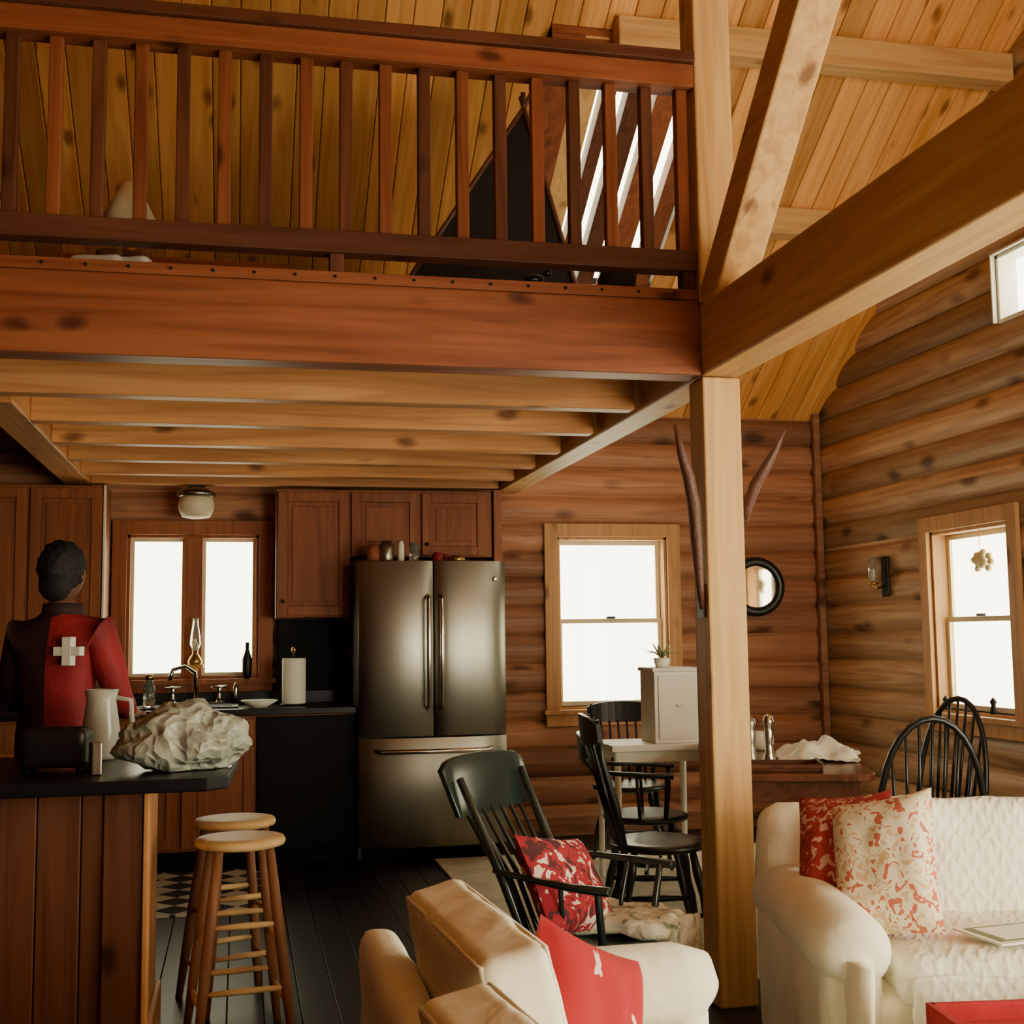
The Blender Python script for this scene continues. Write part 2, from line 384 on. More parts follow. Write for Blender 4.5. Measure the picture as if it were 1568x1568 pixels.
# ------------------------------------------------------------------ windows
def window(name,axis,pos,out,h,mat='trimwood_z',double=True,cas=.09,mull=True,dep=.15,s=None):
    b=B(name);a0,a1,z0,z1=h
    def bx(p0,p1,d0,d1,q0,q1,m):
        e0,e1=sorted((pos+out*d0,pos+out*d1))
        if axis=='x':b.box(p0,p1,e0,e1,q0,q1,m)
        else:b.box(e0,e1,p0,p1,q0,q1,m)
    bx(a0-cas,a0,.002,.03,z0-.02,z1+cas,mat);bx(a1,a1+cas,.002,.03,z0-.02,z1+cas,mat);bx(a0,a1,.002,.03,z1,z1+cas,mat)
    if cas>.05: bx(a0-cas-.02,a1+cas+.02,.0,.06,z0-.05,z0-.02,mat);bx(a0-cas,a1+cas,.002,.025,z0-.13,z0-.05,mat)
    bx(a0,a1,-dep,.0,z0-.02,z0,mat)
    bx(a0,a0+.02,-dep,.0,z0,z1,mat);bx(a1-.02,a1,-dep,.0,z0,z1,mat);bx(a0,a1,-dep,.0,z1-.02,z1,mat)
    s=s or ('sillwhite' if double else mat)
    if double:
        zm=(z0+z1)/2
        for (q0,q1,d) in((z0,zm+.015,-.07),(zm-.015,z1-.02,-.095)):
            bx(a0+.02,a0+.05,d-.02,d,q0,q1,s);bx(a1-.05,a1-.02,d-.02,d,q0,q1,s);bx(a0+.05,a1-.05,d-.02,d,q0,q0+.03,s);bx(a0+.05,a1-.05,d-.02,d,q1-.03,q1,s)
            bx(a0+.05,a1-.05,d-.012,d-.008,q0+.03,q1-.03,'pane')
        bx((a0+a1)/2-.03,(a0+a1)/2+.03,-.07,-.045,zm+.015,zm+.03,'darkmetal')
    elif mull:
        mm=(a0+a1)/2
        bx(mm-.055,mm+.055,-.1,-.0,z0,z1-.02,mat)
        for p0,p1 in((a0+.02,mm-.055),(mm+.055,a1-.02)):
            bx(p0,p0+.02,-.09,-.06,z0,z1-.02,s);bx(p1-.02,p1,-.09,-.06,z0,z1-.02,s);bx(p0+.02,p1-.02,-.09,-.06,z0,z0+.02,s);bx(p0+.02,p1-.02,-.09,-.06,z1-.04,z1-.02,s)
            bx(p0+.02,p1-.02,-.08,-.077,z0+.02,z1-.04,'pane')
    return b.done(.003)
window('window_1','x',YB,-1,KW,'cab_z',False,s='sillwhite')
window('window_2','x',YB,-1,BW)
window('window_3','y',XR,-1,RW,dep=.118)
window('window_4','y',XR,-1,UW,'white',False,.012,mull=False,dep=.118)
window('window_5','y',XR,-1,NW,'trimwood_z',False,dep=.118)
window('added_gable_window','y',XR,-1,NW2,'trimwood_z',False,dep=.118)  # unseen window added for light on the ceiling
window('window_7','x',YF,1,FW,'trimwood_z',False)
b=B('trim_corner');b.box(XR-.05,XR-.002,YB-.05,YB-.002,0,2.9,'log_x');b.done(.004)
b=B('baseboard_back');b.box(1.67,XR-.06,YB-.03,YB-.002,0,.12,'log_x');b.done(.004)

# ------------------------------------------------------------------ kitchen
def door(b,x0,x1,z0,z1,y,mat='cab_z',kx=None,kz=None):
    w=.06
    b.box(x0,x0+w,y-.02,y,z0,z1,mat);b.box(x1-w,x1,y-.02,y,z0,z1,mat);b.box(x0+w,x1-w,y-.02,y,z0,z0+w,mat);b.box(x0+w,x1-w,y-.02,y,z1-w,z1,mat)
    b.box(x0+w,x1-w,y-.008,y,z0+w,z1-w,mat);b.box(x0+w+.03,x1-w-.03,y-.016,y-.008,z0+w+.03,z1-w-.03,mat)
    if kx: b.ell((kx,y-.035,kz),(.014,.014,.014),'darkmetal',8)
b=B('kitchen_upper_cabinet')
b.box(.22,.68,7.9,8.15,1.46,2.27,'cab_z');door(b,.23,.67,1.47,2.25,7.898,kx=.26,kz=1.56)
b.box(.68,1.60,7.9,8.15,1.84,2.27,'cab_z');door(b,.69,1.12,1.85,2.25,7.898,kx=1.09,kz=1.92);door(b,1.14,1.56,1.85,2.25,7.898,kx=1.17,kz=1.92)
b.box(1.61,1.665,7.88,8.15,0.0,2.28,'cab_z')
b.done(.003)
b=B('kitchen_upper_cabinet')
b.box(-2.1,-.80,7.85,8.15,1.2,2.27,'cab_z');b.box(-.812,-.798,7.83,7.86,1.2,2.27,'sillwhite')  # pale strip paints the lit edge of the cabinet
for i in range(3):door(b,-2.09+i*.43,-1.68+i*.43,1.22,2.25,7.848)
b.done(.003)
b=B('kitchen_base_cabinet')
b.box(-2.1,.68,7.62,8.14,.1,.88,'cab_z');b.box(-2.1,.68,7.68,8.14,0,.1,'blackpanel')
for i in range(5):door(b,-2.08+i*.44,-1.67+i*.44,.12,.70,7.618);
for i in range(5):b.box(-2.08+i*.44,-1.67+i*.44,7.598,7.618,.72,.86,'cab_z')
b.box(.11,.68,7.59,7.62,.1,.87,'blackpanel')
b.done(.003)
b=B('kitchen_countertop');b.box(-2.1,.69,7.55,8.14,.881,.92,'darkcounter');b.box(-2.1,.69,8.115,8.14,.92,1.0,'darkcounter');b.box(.24,.68,8.12,8.14,1.0,1.45,'blackpanel');b.done(.004)
b=B('kitchen_sink');b.box(-.62,.0,7.66,7.99,.921,.932,'darkmetal');b.box(-.58,-.04,7.70,7.97,.925,.935,'blackpanel');b.done(.003)
b=B('kitchen_faucet')
b.box(-.44,-.08,8.0,8.06,.921,.945,'chrome')
b.tube([(-.26,8.03,.94),(-.26,8.03,1.05),(-.27,7.99,1.13),(-.33,7.9,1.17),(-.39,7.82,1.15),(-.41,7.80,1.09)],[.016,.014,.013,.012,.012,.013],'chrome')
for x in(-.40,-.12):
    b.lathe((x,8.03,.945),[(.022,0),(.016,.03),(.012,.06),(.02,.08),(.008,.1)],'chrome',12);b.tube([(x-.05,8.02,1.03),(x+.05,8.02,1.04)],.008,'chrome')
b.lathe((-.02,8.03,.921),[(.018,0),(.012,.06),(.02,.1),(.005,.14)],'chrome',12)
b.done()
b=B('oil_lamp')
b.M=TR(-.27,8.09,1.155);b.box(-.05,.05,-.05,.045,-.0,.02,'brass');b.box(-.015,.015,.03,.045,-.06,.0,'brass')
b.lathe((0,-.01,.02),[(.04,0),(.045,.02),(.03,.05),(.015,.07),(.02,.09)],'brass',14);b.lathe((0,-.01,.11),[(.02,0),(.034,.04),(.03,.09),(.018,.16),(.018,.2)],'clearglass',14);b.lathe((0,-.01,.12),[(.008,0),(.014,.02),(.002,.06)],'creamshade',8)
b.done()
b=B('paper_towel_holder');b.M=TR(.33,7.8,.921)
b.lathe((0,0,0),[(.085,0),(.085,.012)],'darkmetal',24);b.lathe((0,0,.013),[(.07,0),(.072,.005),(.072,.27),(.068,.275)],'paper',24);b.tube([(0,0,.28),(0,0,.33)],.007,'darkmetal');b.ell((0,0,.34),(.018,.018,.02),'brass',10)
b.done()
b=B('serving_bowl');b.lathe((.12,7.68,.921),[(.05,0),(.06,.01),(.11,.04),(.105,.045),(.05,.02)],'white',24);b.done()
b=B('glass_jar');b.lathe((-.52,7.72,.936),[(.03,0),(.035,.01),(.035,.12),(.022,.14),(.022,.16)],'clearglass',14);b.lathe((-.52,7.72,1.096),[(.024,0),(.024,.03)],'brass',12);b.done()
b=B('ceiling_light');b.M=TR(-.27,7.93,2.08)
b.lathe((0,0,.13),[(.1,0),(.12,.01),(.12,.03),(.06,.06)],'pewter',24);b.lathe((0,0,0),[(.04,0),(.085,.01),(.105,.05),(.11,.09),(.1,.13)],'sillwhite',24)
b.box(-.05,.05,-.02,.05,.18,.205,'darkmetal');b.done()
# fridge
b=B('refrigerator')
b.box(.70,1.60,7.56,7.89,.02,1.79,'grey')
def fdoor(x0,x1,z0,z1):
    n=10;vs=[];
    for i in range(n+1):
        t=i/n;x=x0+(x1-x0)*t
        bul=.035*(1-(2*(x-.7)/.9-1)**2)+.012*(1-(2*t-1)**2)-.012*(abs(2*t-1)**8)
        y=7.50-bul
        for z in(z0,z1):vs.append((x,y,z))
    for z in(z0,z1):vs.append((x0,7.558,z))
    for z in(z0,z1):vs.append((x1,7.558,z))
    k=2*(n+1);fs=[(2*i,2*i+2,2*i+3,2*i+1) for i in range(n)]
    fs+=[(k,0,1,k+1),(2*n,k+2,k+3,2*n+1),tuple([k]+[k+2]+[2*i for i in range(n,-1,-1)]),tuple([k+1]+[2*i+1 for i in range(n+1)]+[k+3])]
    b.add(vs,fs,'steel',False)
    for p in range(len(b.sm)-len(fs),len(b.sm)-len(fs)+n):b.sm[p]=True
fdoor(.70,1.146,.74,1.79);fdoor(1.154,1.60,.74,1.79);fdoor(.70,1.60,.09,.73)
for x in(1.11,1.19):
    b.tube([(x,7.47,1.58),(x,7.41,1.56),(x,7.405,1.3),(x,7.41,.92),(x,7.47,.9)],.013,'chrome')
b.tube([(.80,7.47,.66),(.82,7.41,.655),(1.15,7.395,.655),(1.48,7.41,.655),(1.5,7.47,.66)],.014,'chrome')
b.ell((1.53,7.478,1.68),(.016,.004,.016),'chrome',12)
b.box(.72,1.58,7.6,7.88,0,.02,'blackpanel');b.box(.72,1.58,7.55,7.6,.0,.085,'blackpanel')
b.done(.004)
for i,(x,r,h,m) in enumerate([(.80,.04,.10,'redpine_z'),(.88,.045,.13,'pewter'),(.97,.02,.13,'paper'),(1.05,.03,.12,'clearglass'),(1.2,.035,.06,'redjacket'),(1.32,.05,.04,'brass')]):
    b=B(['coffee_tin','storage_canister','spice_bottle','glass_tumbler','coffee_mug','shallow_dish'][i]);b.lathe((x,7.62,1.792),[(r*.9,0),(r,.01),(r,h*.8),(r*.7,h*.9),(r*.7,h)],m,16)
    if i==4:b.tube([(x+.03,7.62,1.84),(x+.055,7.62,1.835),(x+.055,7.62,1.81),(x+.03,7.62,1.805)],.005,m)
    b.done()

# ------------------------------------------------------------------ island
b=B('kitchen_island')
b.box(-2.0,-.30,4.07,4.72,.0,.879,'island_z')
x=-2.0
while x<-.42:
    b.box(x,min(x+.125,-.40),4.05,4.069,.12,.879,'island_z');x+=.128
b.box(-.40,-.285,4.04,4.069,0,.879,'island_z')
b.box(-2.0,-.28,4.03,4.05,0,.11,'redpine_x')
b.box(-.299,-.282,4.05,4.74,.0,.879,'pine_z');b.box(-.282,-.265,4.03,4.12,.0,.879,'pine_z');b.box(-.282,-.262,4.12,4.76,0,.12,'pine_y')  # lit right side put into the colour, paler pine than the front
b.done(.004)
b=B('island_countertop')
b.prism([(-2.05,3.86),(-.09,3.86),(-.03,3.92),(-.0,4.45),(-.03,4.78),(-2.05,4.78)],.88,.92,'darkcounter');b.done(.006)
# crumpled bag
b=B('grocery_bag')
def crump(q,p):
    rg=lambda s,o:(1-2*abs(noise.noise(V((p.x*s+o,p.y*s,p.z*s)))))
    n=noise.noise(V((p.x*1.6,p.y*1.6,p.z*1.6+3)))*.22+rg(1.6,1)*.12+rg(3.4,7)*.05-.13
    q=q*(1+n)
    if p.x<-.3: q.x-=(-p.x-.3)*.05;q.z*=1-(-p.x-.3)*.65
    if p.x>.4: q.x+=(p.x-.4)*.05;q.z*=1-(p.x-.4)*.5
    return V((q.x,q.y,max(q.z,-.084)))
b.ell((-.175,4.15,1.007),(.185,.14,.13),'bagmat',72,fn=crump)
b.done()
b=B('toaster');b.M=TR(-.56,4.2,.921,-5)
b.soft((0,0,.075),(.2,.15,.12),'darkmetal',rad=.02,amp=0);b.box(-.08,.08,-.045,-.02,.133,.137,'blackpanel');b.box(-.08,.08,.02,.045,.133,.137,'blackpanel');b.cb((.105,0,.08),(.02,.03,.015),'chrome')
for x in(-.08,.08):
    for y in(-.05,.05):b.lathe((x,y,0),[(.012,0),(.012,.016)],'blackpanel',8)
b.done()
b=B('paper_sack');b.M=TR(-.43,4.06,.921,15);b.prism([(-.015,-.03),(.015,-.035),(.018,.03),(-.015,.03)],0,.10,'pewter');b.done(.004)
b=B('pitcher');b.M=TR(-.47,4.6,.921)
b.lathe((0,0,0),[(.055,0),(.06,.01),(.065,.1),(.05,.2),(.058,.24),(.054,.24),(.046,.2),(.058,.1),(.05,.015)],'milkglass',20);b.tube([(.05,0,.21),(.1,0,.2),(.105,0,.12),(.06,0,.07)],.009,'milkglass');b.done()
b=B('wine_bottle');b.lathe((-.85,4.35,.921),[(.035,0),(.037,.01),(.037,.17),(.014,.22),(.013,.29)],'clearglass',16);b.done()

# ------------------------------------------------------------------ bar stools
def stool(x,y,rz):
    b=B('bar_stool',TR(x,y,0,rz))
    b.lathe((0,0,.63),[(.12,0),(.148,.008),(.152,.02),(.146,.032),(.1,.036),(.02,.034)],'stoolwood',28)
    c=[]
    for sx,sy in((1,1),(-1,1),(-1,-1),(1,-1)):
        t=V((sx*.085,sy*.085,.63));f=V((sx*.155,sy*.155,0));c.append((t,f));b.tube([f,f.lerp(t,.3),f.lerp(t,.6),t],[.013,.018,.019,.015],'stoolleg')
    for i in range(4):
        for k in((.22,.52) if i%2 else (.30,.62)):
            a=c[i][1].lerp(c[i][0],k);d=c[(i+1)%4][1].lerp(c[(i+1)%4][0],k);b.tube([a,a.lerp(d,.5),d],[.008,.011,.008],'stoolwood')
    b.done()
stool(.01,4.40,8);stool(-.01,4.86,20)
b=B('kitchen_rug');b.box(-.55,.2,6.35,7.5,.001,.012,'diamond');b.done()
b=B('area_rug');b.box(1.15,3.7,4.62,7.5,.001,.012,'rug');b.done()

# ------------------------------------------------------------------ dining furniture
def windsor(name,x,y,rz,arms=False,hoop=True,mat='blackpaint',seatmat=None,H=.95):
    b=B(name,TR(x,y,.013,rz));seatmat=seatmat or mat
    b.lathe((0,0,.42),[(.17,0),(.215,.012),(.22,.028),(.2,.038),(.1,.03),(.01,.028)],seatmat,28,1,.95)
    c=[]
    for sx,sy in((1,1),(-1,1),(-1,-1),(1,-1)):
        t=V((sx*.13,sy*.12,.425));f=V((sx*.2,sy*.2,0));c.append((t,f));b.tube([f,f.lerp(t,.25),f.lerp(t,.45),f.lerp(t,.6),f.lerp(t,.8),t],[.01,.015,.02,.013,.02,.014],mat)
    a0=c[0][1].lerp(c[0][0],.42);a3=c[3][1].lerp(c[3][0],.42);a1=c[1][1].lerp(c[1][0],.42);a2=c[2][1].lerp(c[2][0],.42)
    b.tube([a0,a0.lerp(a3,.5),a3],[.009,.016,.009],mat);b.tube([a1,a1.lerp(a2,.5),a2],[.009,.016,.009],mat);b.tube([a0.lerp(a3,.5),a1.lerp(a2,.5)],.011,mat)
    if hoop:
        pts=[]
        for i in range(17):
            t=math.pi*i/16;pts.append((-.2*math.cos(t)*(1.0+.05*math.sin(t)),.17+.09*math.sin(t)**.8,.45+(H-.45)*math.sin(t)**.75))
        b.tube(pts,.013,mat)
        for i in range(7):
            u=-.12+.04*i;tt=math.acos(-max(-1,min(1,u*1.25/.2)));b.tube([(u,.17,.445),(u*1.25,.17+.09*math.sin(tt)**.8,.45+(H-.45)*math.sin(tt)**.75)],[.008,.006],mat)
    else:
        for sx in(-1,1):b.tube([(sx*.16,.16,.44),(sx*.175,.2,.62),(sx*.185,.25,.8),(sx*.19,.27,H)],[.013,.018,.014,.01],mat)
        n=10;vs=[];fs=[]
        for i in range(n+1):
            u=2*i/n-1;yy=.245+.05*(1-u*u)+.015
            zt=H+.015-.03*abs(u)**3;zb=H-.11+.02*abs(u)**3
            vs+=[(u*.215,yy-.01,zb),(u*.215,yy-.0,zt),(u*.215,yy+.018,zt),(u*.215,yy+.01,zb)]
        for i in range(n):
            for k in range(4):
                a=i*4+k;c2=i*4+(k+1)%4;fs.append((a,c2,c2+4,a+4))
        fs+=[(0,1,2,3)[::-1],(4*n,4*n+1,4*n+2,4*n+3)];b.add(vs,fs,mat,False)
        for i in range(6):
            u=-.115+.046*i;b.tube([(u,.175,.445),(u*1.1,.23,.65),(u*1.15,.30-.8*u*u,H-.1)],[.008,.009,.006],mat)
    if arms:
        for sx in(-1,1):
            b.tube([(sx*.19,.22,.67),(sx*.235,.1,.665),(sx*.25,-.05,.66),(sx*.24,-.14,.655)],[.014,.016,.018,.022],mat,flat=.7)
            b.tube([(sx*.18,-.1,.45),(sx*.21,-.11,.55),(sx*.24,-.11,.655)],[.01,.014,.01],mat)
            b.tube([(sx*.2,.02,.45),(sx*.24,.03,.655)],.008,mat)
    b.done()
windsor('dining_chair',1.73,5.08,80,arms=False,hoop=False,H=.97)
windsor('dining_chair',2.22,7.0,-10,hoop=False,H=.90)
windsor('dining_chair',1.93,5.85,70,arms=True,hoop=False,H=.83)
windsor('windsor_chair',2.60,4.50,165,hoop=True,H=.99)
windsor('windsor_chair',3.04,5.22,-75,hoop=True,H=1.0)
# dining table
b=B('dining_table',TR(2.46,5.50,.013,-19))
pts=[];hw,hl,r=.34,.76,.08
for cx,cy,a0 in((hw-r,hl-r,0),(-hw+r,hl-r,90),(-hw+r,-hl+r,180),(hw-r,-hl+r,270)):
    for k in range(6):
        t=math.radians(a0+18*k);pts.append((cx+r*math.cos(t),cy+r*math.sin(t)))
b.prism(pts,.71,.74,'tabletop')
b.box(-.27,.27,-.70,-.68,.62,.71,'tabletop');b.box(-.27,.27,.68,.70,.62,.71,'tabletop');b.box(-.28,-.26,-.7,.7,.62,.71,'tabletop');b.box(.26,.28,-.7,.7,.62,.71,'tabletop')
for sx in(-1,1):
    for sy in(-1,1):b.lathe((sx*.25,sy*.66,0),[(.02,0),(.028,.03),(.022,.08),(.035,.3),(.025,.45),(.04,.55),(.04,.71)],'tabletop',14)
b.done(.004)
T=.754
b=B('table_cloth')
vs=[];fs=[];n=30
for i in range(n+1):
    for j in range(n+1):
        u=i/n*2-1;v=j/n*2-1;rr=max(0,1-(u*u+v*v)*.8);z=.008+.03*abs(noise.noise(V((u*3.2,v*3.2,1))))+.08*rr*(.6+noise.noise(V((u*1.8+5,v*1.8,1))))
        vs.append((u*.18*(1+.15*noise.noise(V((v*2,u,4)))),v*.26*(1+.15*noise.noise(V((u*2,v,8)))),z))
for i in range(n):
    for j in range(n):a=i*(n+1)+j;fs.append((a,a+n+1,a+n+2,a+1))
b.M=TR(2.62,5.40,T,-25);b.add(vs,fs,'white',True);o=b.done();sd=o.modifiers.new('s','SOLIDIFY');sd.thickness=.006
def mill(name,x,y,h=.19,mat='brass'):
    b=B(name);b.lathe((x,y,T),[(.028,0),(.03,.01),(.02,.04),(.017,h*.4),(.024,h*.62),(.018,h*.72),(.026,h*.82),(.02,h*.93),(.008,h)],mat,16);b.done()
mill('pepper_mill',2.27,5.34,.2,'pewter');mill('salt_mill',2.34,5.30,.21,'chrome')
b=B('serving_tray');b.M=TR(2.22,4.98,T,-19);b.box(-.18,.18,-.10,.10,0,.012,'tabletop');b.box(-.18,.18,-.105,-.09,.012,.03,'darkpine_x');b.box(-.18,.18,.09,.105,.012,.03,'darkpine_x');b.box(-.19,-.18,-.105,.105,0,.04,'darkpine_x');b.box(.18,.19,-.105,.105,0,.04,'darkpine_x');b.done(.003)
b=B('coffee_mug');b.M=TR(2.52,5.82,T);b.lathe((0,0,0),[(.038,0),(.042,.01),(.042,.09),(.038,.09),(.036,.02)],'white',18);b.tube([(.04,0,.075),(.07,0,.07),(.07,0,.03),(.04,0,.02)],.006,'white');b.done()
# side table + white box cabinet + plant
b=B('side_table',TR(2.20,6.55,.013));b.box(-.28,.28,-.2,.2,.70,.735,'white')
for sx in(-1,1):
    for sy in(-1,1):b.tube([(sx*.24,sy*.16,0),(sx*.24,sy*.16,.70)],[.014,.02],'white')
b.box(-.25,.25,-.17,-.155,.64,.7,'white');b.box(-.25,.25,.155,.17,.64,.7,'white');b.done(.004)
b=B('bread_box',TR(2.30,6.50,.749));b.box(-.13,.13,-.12,.12,0,.38,'white');b.box(-.14,.14,-.13,.13,.38,.40,'white');b.box(-.11,.11,-.13,-.12,.02,.36,'paper')
b.cb((0,-.135,.2),(.03,.012,.012),'pewter');b.done(.004)
b=B('potted_plant',TR(2.25,6.48,1.15));b.lathe((0,0,0),[(.035,0),(.045,.05),(.04,.05)],'white',14)
for i in range(9):
    a=i*.7;r=.05+.02*(i%3);b.tube([(0,0,.05),(r*.5*math.cos(a),r*.5*math.sin(a),.08),(r*1.4*math.cos(a),r*1.4*math.sin(a),.08+.02*(i%4))],[.004,.012,.002],'leaf',6,flat=.3)
b.done()
# rocking chair
MR=TR(1.10,3.84,0,48,.90)
b=B('rocking_chair',MR)
mat='greenpaint'
b.lathe((0,0,.40),[(.2,0),(.245,.012),(.25,.03),(.22,.042),(.1,.034),(.01,.03)],mat,28,1,.92)
for sx in(-1,1):
    b.tube([(sx*.21,-.36,.10),(sx*.21,-.25,.045),(sx*.21,-.05,.018),(sx*.21,.15,.03),(sx*.21,.35,.085),(sx*.21,.5,.15)],.017,mat)
    b.tube([(sx*.15,-.13,.41),(sx*.21,-.17,.03)],[.018,.013],mat);b.tube([(sx*.15,.14,.41),(sx*.21,.19,.04)],[.018,.013],mat)
    b.tube([(sx*.19,.17,.43),(sx*.20,.26,.65),(sx*.22,.42,.98)],[.017,.02,.014],mat)
    b.tube([(sx*.205,.29,.67),(sx*.26,.12,.665),(sx*.285,-.05,.655),(sx*.27,-.18,.65)],[.014,.018,.022,.026],mat,flat=.6)
    b.tube([(sx*.2,-.12,.43),(sx*.26,-.13,.65)],[.015,.012],mat);b.tube([(sx*.21,.02,.43),(sx*.27,.0,.655)],.009,mat)
b.tube([(-.19,-.15,.2),(.19,-.15,.2)],.012,mat);b.tube([(-.19,.17,.2),(.19,.17,.2)],.012,mat)
vs=[];fs=[];n=14
for i in range(n+1):
    u=2*i/n-1;yy=.385+.03*(1-u*u);zt=1.045+.005*math.cos(u*3)-.03*abs(u)**10;zb=.84+.01*abs(u)
    vs+=[(u*.27,yy,zb),(u*.285,yy+.065,zt),(u*.285,yy+.088,zt),(u*.27,yy+.022,zb)]
for i in range(n):
    for k in range(4):
        a=i*4+k;c2=i*4+(k+1)%4;fs.append((a,c2,c2+4,a+4))
fs+=[(3,2,1,0),(4*n,4*n+1,4*n+2,4*n+3)];b.add(vs,fs,mat,True)
for i in range(7):
    u=-.15+.05*i;b.tube([(u,.2,.43),(u*1.12,.29,.65),(u*1.25,.41-.4*u*u+.02,.87)],[.009,.01,.007],mat)
b.done(.003)
b=B('throw_pillow',MR);b.pillow((-.04,.10,.61),.48,.36,.14,'floral1',rot=(-28,10,0));b.done()
b=B('knit_blanket',MR)
b.soft((.14,-.05,.475),(.30,.36,.06),'floralb',rad=.025,amp=.02,fr=7,n=18);b.soft((.2,-.245,.36),(.24,.04,.26),'floralb',rad=.018,amp=.015,fr=8);b.done()

# ------------------------------------------------------------------ sofas
b=B('sofa')   # front one, faces +X
b.soft((.68,1.85,.20),(.78,2.3,.34),'slip',rad=.05,amp=.006)
b.soft((.335,1.88,.37),(.10,2.5,.54),'slip',rad=.045,amp=.006,n=20)
for y in(.85,2.86):
    b.soft((.72,y,.26),(.70,.17,.48),'slip',rad=.05,amp=.006,n=18)
    b.tube([(.40,y,.48),(.5,y,.50),(.8,y,.505),(1.0,y,.505),(1.06,y,.495),(1.08,y,.48)],[.09,.10,.102,.102,.09,.05],'slip',22)
for y in(1.38,2.28):
    b.soft((.74,y,.40),(.66,.88,.14),'slip',rad=.05,amp=.006,n=16)
def cushion(c,d,rot):
    b.soft(c,d,'slip',rad=.028,rot=rot,amp=.005,fr=5,n=30,puff=.022)
    Mr=Matrix.Translation(c)@Euler([math.radians(a) for a in rot]).to_matrix().to_4x4()
    for sx in(-1,1):
        pts=[];hx=d[0]/2-.006;hy=d[1]/2-.014;hz=d[2]/2-.014
        for (y0,z0,y1,z1) in((-hy,-hz,-hy,hz),(-hy,hz,hy,hz),(hy,hz,hy,-hz),(hy,-hz,-hy,-hz)):
            for t in range(5):
                k=t/5;pts.append(Mr@V((sx*hx,y0+(y1-y0)*k,z0+(z1-z0)*k)))
        pts.append(pts[0]);b.tube(pts,.006,'slip',6)
cushion((.48,2.44,.61),(.13,.64,.38),(0,-13,4))
cushion((.42,1.72,.58),(.13,.68,.38),(0,-13,6))
cushion((.41,1.05,.58),(.13,.58,.38),(0,-13,0))
b.done()
b=B('throw_pillow');b.pillow((.67,2.44,.555),.34,.36,.13,'floral3',rot=(-14,26,34),back='red');b.done()
# right one, faces the camera side
MS=TR(1.585,3.08,0,-11)
b=B('sofa',MS)
Lh=2.15
b.soft((Lh/2-.05,.42,.20),(Lh-.1,.80,.34),'slip',rad=.05,amp=.006,n=20)
b.soft((Lh/2-.05,.80,.42),(Lh+.05,.18,.72),'slip',rad=.07,amp=.015,n=26,fr=4)
for x in(0,Lh-.1):
    b.soft((x,.42,.27),(.17,.82,.46),'slip',rad=.05,amp=.006,n=18)
    b.tube([(x,.80,.49),(x,.5,.50),(x,.15,.495),(x,.02,.49),(x,-.03,.48)],[.10,.105,.105,.10,.055],'slip',24)
    b.tube([(x,-.005,.03),(x,-.008,.3),(x,-.01,.48)],[.082,.085,.10],'slip',20,flat=.35)
b.soft((Lh/2-.05,.36,.41),(Lh-.34,.74,.13),'quilt',rad=.05,amp=.012,n=30,fr=6)
for x in(.55,1.40):
    b.soft((x,.66,.59),(.86,.18,.42),'quilt',rad=.07,rot=(-12,0,0),amp=.012,n=26,fr=6)
b.soft((Lh/2-.05,-.02,.30),(Lh-.38,.03,.28),'quilt',rad=.012,amp=.016,n=26,fr=8)
b.done()
b=B('throw_pillow',MS);b.pillow((.19,.33,.655),.32,.42,.15,'floral2',rot=(-24,-12,-38),back='red');b.done()
b=B('throw_pillow',MS);b.pillow((.10,.44,.655),.31,.40,.10,'floral4',rot=(-22,-8,-42),back='red');b.done()
b=B('greeting_card',MS);M=Matrix.Translation((.50,.16,.497))@Matrix.Rotation(.3,4,'Z');b.box(-.14,.14,-.1,.1,0,.005,'white',M);b.box(-.12,.12,-.08,.08,.005,.0065,'leaf',M);b.box(-.10,.10,-.065,.065,.0065,.0075,'white',M);b.done()
b=B('ottoman',TR(1.93,2.50,0,-8));b.soft((0,0,.24),(.75,.46,.30),'slip',rad=.05,amp=.006)
for sx in(-1,1):
    for sy in(-1,1):b.lathe((sx*.28,sy*.15,0),[(.015,0),(.025,.10)],'tabletop',10)
b.done()
b=B('serving_tray',TR(1.88,2.54,.402,-8));b.box(-.3,.3,-.18,.18,0,.01,'red')
for q in((-.3,.3,-.19,-.17),(-.3,.3,.17,.19),(-.31,-.29,-.19,.19),(.29,.31,-.19,.19)):b.box(q[0],q[1],q[2],q[3],.0,.05,'red')
b.box(-.24,.24,-.13,.13,.01,.014,'floral3');b.done(.004)

# ------------------------------------------------------------------ wall items
b=B('wall_mirror')
M=Matrix.Translation((3.52,8.10,1.65))@Matrix.Rotation(math.radians(-3.5),4,'Z')@Matrix.Rotation(math.radians(90),4,'X')
vs=[];fs=[];n=36;k=10
for i in range(n):
    a=2*math.pi*i/n
    for j in range(k):
        t=2*math.pi*j/k;r=.175+.032*math.cos(t);vs.append((r*math.cos(a),r*math.sin(a),.025*math.sin(t)))
for i in range(n):
    for j in range(k):fs.append((i*k+j,((i+1)%n)*k+j,((i+1)%n)*k+(j+1)%k,i*k+(j+1)%k))
b.add(vs,fs,'blackpaint',True,M);b.add([(.165*math.cos(i*math.pi/18),.165*math.sin(i*math.pi/18),0) for i in range(36)],[tuple(range(36))],'mirror',False,M)
b.box(3.48,3.56,8.12,8.17,1.6,1.7,'darkmetal');b.done()
b=B('wall_sconce',TR(XR-.005,7.28,1.66))
